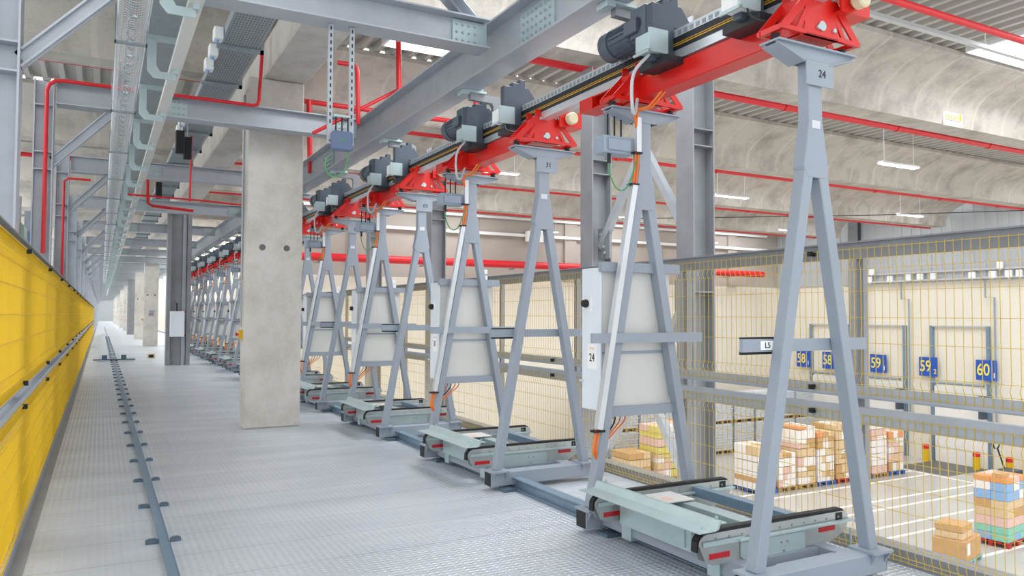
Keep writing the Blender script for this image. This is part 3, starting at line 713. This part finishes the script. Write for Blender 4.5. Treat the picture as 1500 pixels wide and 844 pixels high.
# ------------------------------------------------------------------ red sprinkler pipes
def pipe(name, pts, r, label, group=None, cat='pipe'):
    t = thing(name, label, cat, (0, 0, 0), group)
    MB().tube(pts, r, 12).build('pipe_run', M['pipe'], t, smooth=True)
    return t
for k in range(5):
    if k == 4: continue
    y = 9+5*k+.45; xe = 30.2
    t = pipe('sprinkler_pipe', [(2.6, y, 5.24), (xe, y, 5.24)], .07, 'red sprinkler pipe running across under the roof, %s from the camera' % nth(k), 'red cross pipes under the roof')
    m = MB()
    for i in range(13):
        x = 3.4+3.1*i
        if x < xe: m.box(x-.01, x+.01, y-.01, y+.01, 5.33, 6.1).box(x-.03, x+.03, y-.06, y+.06, 5.33, 5.345)
    m.build('hanger', M['tray'], t)
    m = MB()
    for i in range(12):
        x = 4.4+3.1*i
        if x < xe: m.tube([(x-.04, y, 5.24), (x+.04, y, 5.24)], .085, 12)
    m.build('coupling', M['pipe'], t)
for k in range(4):
    y = 9+5*k+1.45
    t = thing('lamp_track', 'slim white lamp track under the roof deck, %s from the camera' % nth(k), 'track', (0, y, 0), 'lamp tracks')
    MB().box(2.6, 30, -.04, .04, 5.72, 5.78).build('track', M['alu'], t)
    for i in range(8): MB().box(3+3.1*i-.006, 3+3.1*i+.006, -.006, .006, 5.78, 6.11).build('rod', M['white'], t)
pipe('sprinkler_pipe', [(6.6, 6.2, 5.62), (30.2, 6.2, 5.62)], .05, 'red sprinkler pipe at the top right, passing below the skylight', 'red cross pipes under the roof')
t = thing('lamp_track', 'white lamp track below the skylight at the top right', 'track', (0, 7.0, 0), 'lamp tracks')
MB().box(8.6, 30, -.04, .04, 5.82, 5.88).build('track', M['alu'], t)
for i in range(8): MB().box(9.5+2.9*i-.006, 9.5+2.9*i+.006, -.006, .006, 5.88, 6.1).build('rod', M['white'], t)
lamps = [(0, 15.2), (1, 7.9), (1, 15.2), (2, 23.2), (3, 23.6), (2, 15.0), (0, 23), (3, 15.2), (1, 23.0)]
for k, x in lamps:
    y = 9+5*k+1.45
    t = thing('hanging_lamp', 'white tube lamp hanging on two wires under the %s lamp track, %s' % (nth(k), 'near the mezzanine' if x < 10 else 'mid hall' if x < 20 else 'towards the dock doors'), 'lamp', (x, y, 4.8), 'hanging tube lamps')
    MB().prism([(-.09, .0), (.09, .0), (.06, .05), (-.06, .05)], 'x', -.62, .62).build('housing', M['white'], t)
    MB().box(-.58, .58, -.07, .07, -.015, -.001).build('tube', M['lamp'], t)
    MB().tube([(-.5, 0, .05), (-.5, 0, .92)], .006, 5).build('wire', M['white'], t)
    MB().tube([(.5, 0, .05), (.5, 0, .92)], .006, 5).build('wire', M['white'], t)
for k, (y, z) in enumerate(((13.05, 5.3), (19.6, 5.0))):
    pipe('sprinkler_pipe', [(-10, y, z), (1.5, y, z)], .05, 'red sprinkler pipe under the left roof bay, %s from the camera' % nth(k), 'red pipes of the left bay')
    t = thing('lamp_track', 'slim white lamp track under the left roof bay, %s from the camera' % nth(k), 'track', (0, y-.7, 0), 'lamp tracks')
    MB().box(-9, 1.5, -.03, .03, 5.6, 5.65).build('track', M['alu'], t)
    for i in range(7): MB().box(-8+1.4*i-.006, -8+1.4*i+.006, -.006, .006, 5.65, 6.0).build('rod', M['white'], t)
pipe('red_pipe', [(-.59, 10.05, 2.2), (-.59, 10.05, 4.06), (-.57, 10.05, 4.13), (-.51, 10.05, 4.18), (-.43, 10.05, 4.19), (1.66, 10.05, 4.19), (1.71, 10.05, 4.21), (1.73, 10.05, 4.27), (1.77, 10.05, 5.12)], .022, 'thin red pipe climbing the second left column and crossing along the cross beam')
pipe('red_pipe', [(2.62, 9.6, 4.77), (2.82, 9.6, 4.77), (2.87, 9.6, 4.74), (2.88, 9.6, 4.68), (2.9, 9.6, 4.0)], .03, 'red drop pipe with an elbow behind the hanging control box', 'red drop pipes')
pipe('red_pipe', [(3.44, 9.6, 5.2), (3.46, 9.6, 4.2)], .036, 'straight red drop pipe between the control box and the overhead girder', 'red drop pipes')
pipe('red_pipe', [(4.55, 9.5, 5.3), (4.55, 9.5, 4.1)], .036, 'red drop pipe behind the bolted girder joint', 'red drop pipes')
pipe('red_pipe', [(2.35, 9.75, 3.85), (4.75, 9.75, 5.38)], .024, 'slanting red pipe rising to the right behind the overhead girder')
pipe('red_pipe', [(2.5, 13.5, 5.3), (6.0, 13.5, 5.3)], .045, 'level red pipe between the concrete column and the overhead girder')
pipe('red_pipe', [(-.59, 14.78, 1.9), (-.59, 14.78, 3.75), (-.53, 14.78, 3.8), (-.2, 14.78, 3.8)], .02, 'thin red pipe on the third left column')
pipe('red_pipe', [(3.14, 13.35, 5.28), (3.18, 13.35, 4.0)], .045, 'red drop pipe just right of the thick concrete column', 'red drop pipes')
pipe('red_pipe', [(.75, 16.5, 4.3), (.77, 16.5, 3.7), (.85, 16.5, 3.65), (1.6, 16.5, 3.6)], .03, 'red pipe bending under the conductor rail beyond the third beam')
pipe('red_pipe', [(.35, 14.2, 3.52), (1.55, 14.2, 3.5), (2.4, 14.2, 3.46)], .016, 'thin level red pipe left of the thick concrete column')
pipe('red_pipe', [(1.28, 13.7, 4.5), (1.27, 13.7, 3.4)], .016, 'thin upright red pipe under the cable tray')
t = pipe('red_main_pipe', [(5.0, 27.6, 3.62), (29.2, 27.6, 3.62), (29.25, 27.6, 3.62)], .15, 'thick red main pipe along the back wall above the fence')
for i in range(6): MB().box(7.0+4*i, 7.06+4*i, 27.6, 28.05, 3.42, 3.47).build('wall_bracket', M['tray'], t)
t = thing('wall_conduit', 'pair of white conduits along the back wall above the red main', 'conduit', (0, 28.0, 0))
MB().box(5, 30, 0, .06, 5.55, 5.65).box(5, 30, 0, .06, 4.85, 4.97).build('conduit', M['white'], t)
MB().box(15.8, 16.6, -.1, .08, 4.65, 5.1).build('distribution_box', M['signwhite'], t)

# ------------------------------------------------------------------ steel columns beyond the fence, with chevron bracing
for k, y in enumerate((7.0, 9.1, 15.1, 19.3)):
    t = thing('mezzanine_column', 'tall grey H-section column behind the hall-side fence, %s from the camera' % nth(k), 'column', (6.3, y, ZH), 'columns beyond the fence')
    MB().ibeam('z', (0, 0), 0, 9.6, .3, .34, .02, web='x', stiff=(8.05, 8.25, 6.3)).build('shaft', M['column'], t)
    MB().box(-.25, .25, -.22, .22, 0, .025).build('base_plate', M['column'], t)
def brace(label, a, b):
    t = thing('chevron_brace', label, 'brace', (0, 0, 0), 'chevron braces')
    MB().bar(a, b, .1, .09, (1, 0, 0)).build('bar', M['beam'], t)
    a_, b_ = Vector(a), Vector(b); d = (b_-a_).normalized()
    MB().bar(a_, a_+d*.3, .18, .012, (1, 0, 0)).build('gusset', M['column'], t)
brace('galvanised brace from the upper gusset of the second column beyond the fence', (6.3, 8.98, 2.5), (6.3, 8.05, 3.7))
brace('bright brace down to the nearest column beyond the fence, behind the red beam', (6.3, 7.12, 2.5), (6.3, 7.95, 3.7))
brace('brace below the mid rail slanting left behind the cabinet', (6.3, 8.98, -.55), (6.3, 8.05, .62))
brace('bright brace below the mid rail slanting right behind the cabinet', (6.3, 7.12, -.55), (6.3, 7.95, .62))
brace('brace from the nearest column gusset beside the cabinet down to the left', (6.3, 7.12, 1.75), (6.3, 7.95, .7))
for k, (y, z) in enumerate(((8.88, 2.55), (7.22, 1.75))):
    t = thing('bolted_gusset', 'grey bolted gusset plate on the %s column beyond the fence' % ('second' if k == 0 else 'nearest'), 'gusset', (6.3, y, z))
    MB().box(-.02, .02, -.14, .14, -.22, .22).build('plate', M['column'], t)
    MB().bolts([(-.02, -.04+.03*i, -.14+.09*i) for i in range(4)], 'x', .02, .03).build('bolts', M['galv'], t)
t = thing('tie_beam', 'grey longitudinal beam on top of the columns beyond the fence', 'beam', (6.3, 0, 0))
MB().ibeam('y', (0, 4.9), 5, 28, .2, .3, .016).build('flange_beam', M['column'], t)
# sign on the roof beam
t = thing('sign', 'small white sign with yellow-green lettering on the nearest roof beam', 'sign', (14.35, 8.75, 5.33))
sb = MB().box(-.3, .3, -.02, 0, -.14, .14).build('board', M['signwhite'], t)
text('inocel', .17, M['olivelogo'], (-.05, -.022, .035), (PI/2, 0, 0), sb, 'lettering', bold=.002)
MB().box(.2, .27, -.022, -.02, -.02, .11).build('logo_block', M['olivelogo'], sb)
MB().box(-.26, .26, -.022, -.02, -.04, -.03).build('underline', M['ink'], sb)
MB().box(-.26, .26, -.022, -.02, -.085, -.08).build('small_print', M['crate'], sb)
t = thing('roof_cable', 'thin black cable strung through the hall below the roof beams', 'cable', (0, 0, 0))
MB().tube([(13, 17.5, 4.28), (20, 14.4, 4.5), (28, 10.4, 4.85)], .012, 6).build('cable_run', M['black'], t)

# ------------------------------------------------------------------ dock wall
dk = [(28.5-1.0, 28.5-.5)]
doors = [(15.25+.0, 16.0), ]
DOORS = [(13.0, 15.5), (17.63, 19.79), (21.19, 23.0), (24.0, 26.0)]
for i, (a, b) in enumerate(DOORS):
    m = MB()
    n = 5
    for j in range(n): m.box(30.9, 30.96, a, b, ZH+.01+3.15*j/n, ZH+3.15*(j+1)/n-.01)
    m.box(30.94, 31, a, b, ZH, ZH+3.15)
    d = struct('door_%d' % (i+1), m, M['doorleaf'])
    MB().box(30.86, 31, a-.14, a-.02, ZH, 1.15).box(30.86, 31, b+.02, b+.14, ZH, 1.15).build('guide_rail', M['railblue'], d)
    MB().box(30.88, 31, a-.1, b+.1, 1.1, 1.16).build('track_bar', M['clad'], d)
    MB().box(30.5, 30.9, a-.02, a+.12, ZH+2.0, ZH+2.9).build('door_motor', M['drive'], d)
    MB().tube([(30.7, a, ZH+3.3), (30.7, b, ZH+3.3)], .06, 8).build('spring_shaft', M['tray'], d)
    struct('trim_%d' % (10+i), MB().box(28.3, 30.85, a, b, ZH, ZH+.012), M['darkplate'])
t = thing('wall_pilaster', 'grey steel pilaster on the dock wall left of bay 59', 'pilaster', (30.9, 23.4, ZH))
MB().ibeam('z', (-.12, 0), 0, 10.6, .5, .4, .03, web='x').build('shaft', M['column'], t)
for s, n, y in (('58', '1', 26.5), ('58', '2', 24.95), ('59', '1', 22.35), ('59', '2', 20.0), ('60', '1', 17.6)):
    t = thing('bay_sign', 'blue dock sign with yellow number %s and small %s on the dock wall' % (s, n), 'sign', (30.82, y, -.58), 'blue bay signs')
    MB().box(0, .03, -.4, .4, -.4, .4).build('board', M['signblue'], t)
    text(s, .66, M['signyellow'], (-.004, .11, .0), (PI/2, 0, -PI/2), t, 'large_number', sx=.78, bold=.006)
    text(n, .28, M['signyellow' if n == '2' else 'signwhite'], (-.004, -.31, -.2), (PI/2, 0, -PI/2), t, 'small_number', bold=.003)
    MB().box(.03, .18, -.05, .05, -.05, .05).build('wall_arm', M['tray'], t)
t = thing('cable_ladder', 'white cable run along the dock wall above the doors', 'cable tray', (30.8, 0, 3.05))
MB().box(-.08, .08, 8, 23, 0, .07).box(-.02, .06, 8, 23, .34, .42).build('trunking', M['alu'], t)
for i, (y, z) in enumerate(((22.6, .05), (21.6, .05), (20.7, .08), (20.2, .08), (19.6, .08), (17.2, .05), (16.9, .4), (16.6, .05), (16.2, .05), (18.0, .05), (15.8, .4), (22.5, .4))):
    t2 = thing('wall_junction_box', 'small white junction box on the cable run of the dock wall', 'junction box', (30.66, y, 3.02+z), 'white boxes on the dock wall')
    MB().box(-.06, .06, -.14 if i % 2 else -.1, .12, -.02, .26).build('body', M['white'], t2, bevel=.02)
    MB().tube([(0, 0, -.02), (0, 0, -.06)], .03, 6).build('gland', M['white'], t2)
for y in (20.85, 17.25, 14.5):
    t = thing('drop_conduit', 'grey conduit dropping to the dock doors, %s of bay 59' % ('right' if y == 20.85 else 'two doors right' if y < 15 else 'one door right'), 'conduit', (30.85, y, 0))
    MB().tube([(0, .35, 3.0), (0, .35, 2.3), (0, 0, 2.3), (0, 0, -3)], .035, 6).build('run', M['tray'], t)
for i, y in enumerate((21.35, 20.0-.05, 17.85, 16.6, 15.7)):
    t = thing('bollard', 'yellow bollard with red cap at the dock doors, %s from the pilaster' % ('first' if i == 0 else nth(i)), 'bollard', (30.5, y, ZH), 'dock bollards')
    MB().tube([(0, 0, 0), (0, 0, .52)], .13, 14).build('post', M['yellow'], t, smooth=True)
    MB().tube([(0, 0, .52), (0, 0, .68), (0, 0, .7)], [.135, .135, .1], 14).build('cap', M['pipe'], t, smooth=True)
# white floor markings
i = 20
for y in (18.9, 18.2, 16.35, 15.6, 14.25, 13.5, 12.15, 11.4, 9.9):
    struct('trim_%d' % i, MB().box(9, 28, y-.06, y+.06, ZH, ZH+.006), M['line']); i += 1
struct('trim_%d' % i, MB().box(27.94, 28.06, 6, 22.5, ZH, ZH+.007), M['line'])

# ------------------------------------------------------------------ pallets, cartons and crates
def pallet(x, y, L, W, z, m, label, group, rz=0):
    t = MB()
    for j in range(5): t.box(-L/2, L/2, -W/2+j*(W-.1)/4, -W/2+j*(W-.1)/4+.1, .115, .14)
    for xx in (-L/2, -.07, L/2-.14):
        t.box(xx, xx+.14, -W/2, W/2, .092, .115)
        for yy in (-W/2, -.05, W/2-.1): t.box(xx, xx+.14, yy, yy+.1, 0, .092)
    o = t.build('pallet', m); o.location = (x, y, z); o.rotation_euler.z = rz
    return tag(o, label, 'pallet', group)
ucube = MB().box(-.5, .5, -.5, .5, 0, 1)
cm = {}
def carton(x, y, z, sx, sy, sz, m, label, group, rz=0, name='carton'):
    if m not in cm:
        o = ucube.build(name, M[m], bevel=.03); cm[m] = o.data
    else:
        o = bpy.data.objects.new(name, cm[m]); C.objects.link(o)
    o.location = (x, y, z); o.scale = (sx*.985, sy*.985, sz*.985); o.rotation_euler.z = rz
    return tag(o, label, 'box', group)
COLN = dict(carton='brown', cartonpale='light brown', cartonwhite='white', cartonpink='pink', cartonyellow='yellow', cartonblue='blue', cartonorange='orange', cartongreen='green')
def load(x, y, W, D, H, where, mix, nx=3, ny=2, top=None, z=ZH+.14, rz=0):
    zz = z; li = 0
    cs, sn = math.cos(rz), math.sin(rz)
    while zz < z+H-.08:
        h = random.choice((.16, .2, .25, .3, .34)); h = min(h, z+H-zz)
        kx = random.choice((nx-1, nx, nx)) if nx > 2 else nx
        nyy = ny if zz+h >= z+H-.08 else 1
        for i in range(kx):
            for j in range(nyy):
                m = random.choice(mix)
                if top and zz+h >= z+H-.08: m = random.choice(top)
                px, py = -W/2+W*(i+.5)/kx, -D/2+D*(j+.5)/nyy
                carton(x+cs*px-sn*py, y+sn*px+cs*py, zz, W/kx, D/nyy, h*random.uniform(.94, 1), m, '%s carton %s' % (COLN[m], where), 'cartons '+where, rz)
        zz += h; li += 1
    return zz
mixes = [('carton', 'cartonwhite', 'cartonpale', 'cartonwhite'), ('cartonwhite', 'cartonpale', 'cartonwhite', 'carton'), ('cartonwhite', 'cartonpink', 'cartonwhite'), ('cartonpale', 'cartonwhite', 'carton'), ('cartonpink', 'cartonpale', 'carton', 'cartonwhite')]
pm = ['woodblue', 'wood', 'wood', 'woodblue', 'woodred', 'woodblue', 'wood', 'woodblue']
for k in range(8):
    x = 20.0+.98*k
    H = [1.5, 1.15, 2.0, 1.75, 1.95, 1.85, 1.9, 1.5][k]; yy = 19.3+.0*k
    nm = 'on the %s pallet of the long row in the hall' % ['leftmost', 'second', 'third', 'fourth', 'fifth', 'sixth', 'seventh', 'rightmost'][k]
    pallet(x, yy, .9, 1.2, ZH, M[pm[k]], '%s pallet, %s in the long row of carton loads' % ({'woodblue': 'blue', 'wood': 'wooden', 'woodred': 'red'}[pm[k]], ['leftmost', 'second', 'third', 'fourth', 'fifth', 'sixth', 'seventh', 'rightmost'][k]), 'pallets in the long row')
    load(x, yy, .86, 1.1, H, nm, mixes[(k*2) % 5], 4 if k % 2 else 3, 2, ('cartonorange', 'cartonwhite', 'cartonpale', 'carton', 'cartonwhite'))
for k, (x, y, H, mx) in enumerate(((17.2, 22.6, .95, ('cartonpale', 'carton')), (18.3, 22.4, 1.9, ('cartonpale', 'cartonpink', 'cartonyellow', 'cartonwhite')), (19.4, 22.9, 1.85, ('cartonpink', 'cartonpale', 'carton')), (20.5, 23.0, 1.7, ('carton', 'cartonpale', 'cartonwhite')))):
    nm = 'on the %s pallet of the group seen under the cabinet' % ['leftmost low', 'second', 'third', 'fourth'][k]
    pallet(x, y, 1.0, 1.2, ZH, M['wood'], 'wooden pallet, %s of the carton group seen under the cabinet' % ['leftmost', 'second', 'third', 'fourth'][k], 'pallets under the cabinet')
    load(x, y, .95, 1.1, H, nm, mx, 3, 2)
# double-stacked grey crate stacks behind
def crates(x, y, z, W, D, H):
    m = MB(); zz = 0
    while zz < H: m.box(-W/2+random.uniform(0, .03), W/2-random.uniform(0, .03), -D/2, D/2, zz, min(zz+.075, H)); m.box(-W/2+.03, W/2-.03, -D/2+.03, D/2-.03, min(zz+.075, H), min(zz+.115, H)+.001); zz += .115
    return m
for k in range(10):
    x = 17.6+1.3*k
    for lv in (0, 1):
        z = ZH+lv*1.3
        pos = ['leftmost', 'second', 'third', 'fourth', 'fifth', 'sixth', 'seventh', 'eighth', 'ninth', 'rightmost'][k]
        pallet(x, 25.6, 1.2, 1.0, z, M['wood'], 'wooden pallet under the %s crate stack, %s level of the grey row' % (pos, 'upper' if lv else 'lower'), 'pallets under grey crates')
        o = crates(x, 25.6, z, 1.2, 1.0, 1.15).build('crate_stack', M['crate']); o.location = (x, 25.6, z+.141)
        tag(o, '%s grey folded crate stack from the left, on the %s level of the row' % (pos.capitalize(), 'upper' if lv else 'lower'), 'crates', 'grey crate stacks')
# small carton load in the foreground of the hall
rz = .25
pallet(18.75, 11.5, 1.2, .8, ZH, M['woodgreen'], 'pale green pallet under the small brown carton load', None, rz)
carton(18.75, 11.5, ZH+.142, 1.15, .78, .5, 'carton', 'large brown carton strapped on the pale green pallet', None, rz)
carton(18.6, 11.48, ZH+.64, .7, .62, .17, 'cartonpale', 'flat light brown carton lying on the large strapped carton', None, rz)
carton(18.6, 11.48, ZH+.81, .72, .64, .16, 'carton', 'topmost flat brown carton on the small pallet load', None, rz)
lb = MB().box(0, .26, -.004, 0, 0, .28).build('paper_sheet', M['signwhite']); lb.location = (18.3, 10.985, ZH+.3); lb.rotation_euler.z = rz
tag(lb, 'white paper sheet taped to the large strapped carton', 'paper')
# tall wrapped load at the right edge
pallet(21.35, 11.9, 1.2, .9, ZH, M['woodred'], 'red pallet under the tall mixed load at the right edge', None, .12)
z = ZH+.142
for h, mx in ((.2, ('cartongreen', 'cartongreen', 'cartonblue')), (.18, ('cartongreen', 'cartongreen')), (.24, ('cartonpink', 'cartonwhite')), (.22, ('cartonpale', 'carton')), (.22, ('carton', 'cartonpale')), (.24, ('cartonwhite', 'cartonblue', 'cartonblue')), (.22, ('cartonwhite', 'cartonblue')), (.14, ('cartonorange', 'cartonpink'))):
    for i in range(3):
        for j in range(2):
            m = random.choice(mx); px, py = -.55+1.1*(i+.5)/3, -.42+.84*(j+.5)/2
            carton(21.35+px*.993-py*.12, 11.9+py*.993+px*.12, z, 1.1/3, .42, h, m, '%s pack in the tall mixed load on the red pallet' % COLN[m], 'packs on the red pallet', .12)
    z += h
carton(21.1, 11.72, z, .5, .3, .1, 'carton', 'flat brown carton lying on top of the tall mixed load', None, .3)
# pallet jack
t = thing('pallet_jack', 'pallet jack with upright tiller parked by the dock doors at the right edge', 'pallet jack', (29.6, 16.3, ZH))
MB().box(-.3, .3, -.5, .1, .1, .42).build('pump_housing', M['drive'], t, bevel=.03)
for s in (-1, 1): MB().box(s*.2-.08, s*.2+.08, -1.7, -.5, .08, .15).build('fork', M['drive'], t, bevel=.01)
MB().tube([(0, .0, .4), (0, .25, 1.15)], .03, 8).build('tiller', M['black'], t)
MB().tube(arc((0, 1.28), .19, -PI*.35, PI*1.35, 18, 'xz', .28), .025, 6).build('handle', M['black'], t, smooth=True)
MB().tube([(-.08, 0, .07), (.08, 0, .07)], .07, 12).build('wheel', M['black'], t)

# ------------------------------------------------------------------ racks glimpsed behind the left fence
for k in range(8):
    y = 8.0+1.9*k
    t = thing('rack_upright', 'grey rack upright behind the left fence columns, %s from the camera' % nth(k), 'rack', (-1.15, y, 0), 'racks behind the left fence')
    m = MB().box(-.05, .05, -.04, .04, 0, 3.3).box(-1.05, -.95, -.04, .04, 0, 3.3)
    for z in (.4, 1.1, 1.8, 2.5, 3.2): m.box(-1.0, 0, -.02, .02, z, z+.04)
    for z in (.4, 1.1, 1.8, 2.5): m.bar((0, 0, z), (-1.0, 0, z+.7), .03, .02)
    m.build('upright', M['column'], t)
    if k < 7: MB().box(-1.05, .0, .05, 1.85, 1.72, 1.77).box(-1.05, 0, .05, 1.85, 2.42, 2.47).build('shelf', M['beam'], t)
    for j in range(3):
        for z, m_ in ((1.775, 'rackblue'), (2.475, 'cartonwhite')):
            if k < 5:
                mm = random.choice((m_, 'cartongreen', 'cartonpink', 'rackblue', 'cartonwhite'))
                if mm not in cm: cm[mm] = ucube.build('bin', M[mm], bevel=.03).data; bpy.data.objects.remove(bpy.data.objects['bin'] if 'bin' in bpy.data.objects else None)
                o = bpy.data.objects.new('storage_bin', cm[mm]); C.objects.link(o); o.location = (-1.5, y+.35+.58*j, z); o.scale = (.8, .5, .45)
                tag(o, 'coloured bin on the racks behind the left fence', 'bin', 'bins on the left racks')

t = thing('diagonal_brace', 'pale slanted bar beside the nearest left column', 'brace', (0, 0, 0))
MB().bar((-.72, 5.7, 4.3), (-.66, 5.15, 2.1), .05, .1, (1, 0, 0)).build('bar', M['beam'], t)
# ------------------------------------------------------------------ light
w = bpy.data.worlds.new('world'); bpy.context.scene.world = w; w.use_nodes = True
nt = w.node_tree; bg = nt.nodes['Background']
bg.inputs[0].default_value = (.96, .98, 1.0, 1); bg.inputs[1].default_value = 1.55
sc = bpy.context.scene
sc.view_settings.view_transform = 'Standard'; sc.view_settings.look = 'None'
sc.view_settings.exposure = 0.0; sc.view_settings.gamma = 1; sc.view_settings.use_curve_mapping = False
sc.cycles.max_bounces = 8; sc.cycles.diffuse_bounces = 5
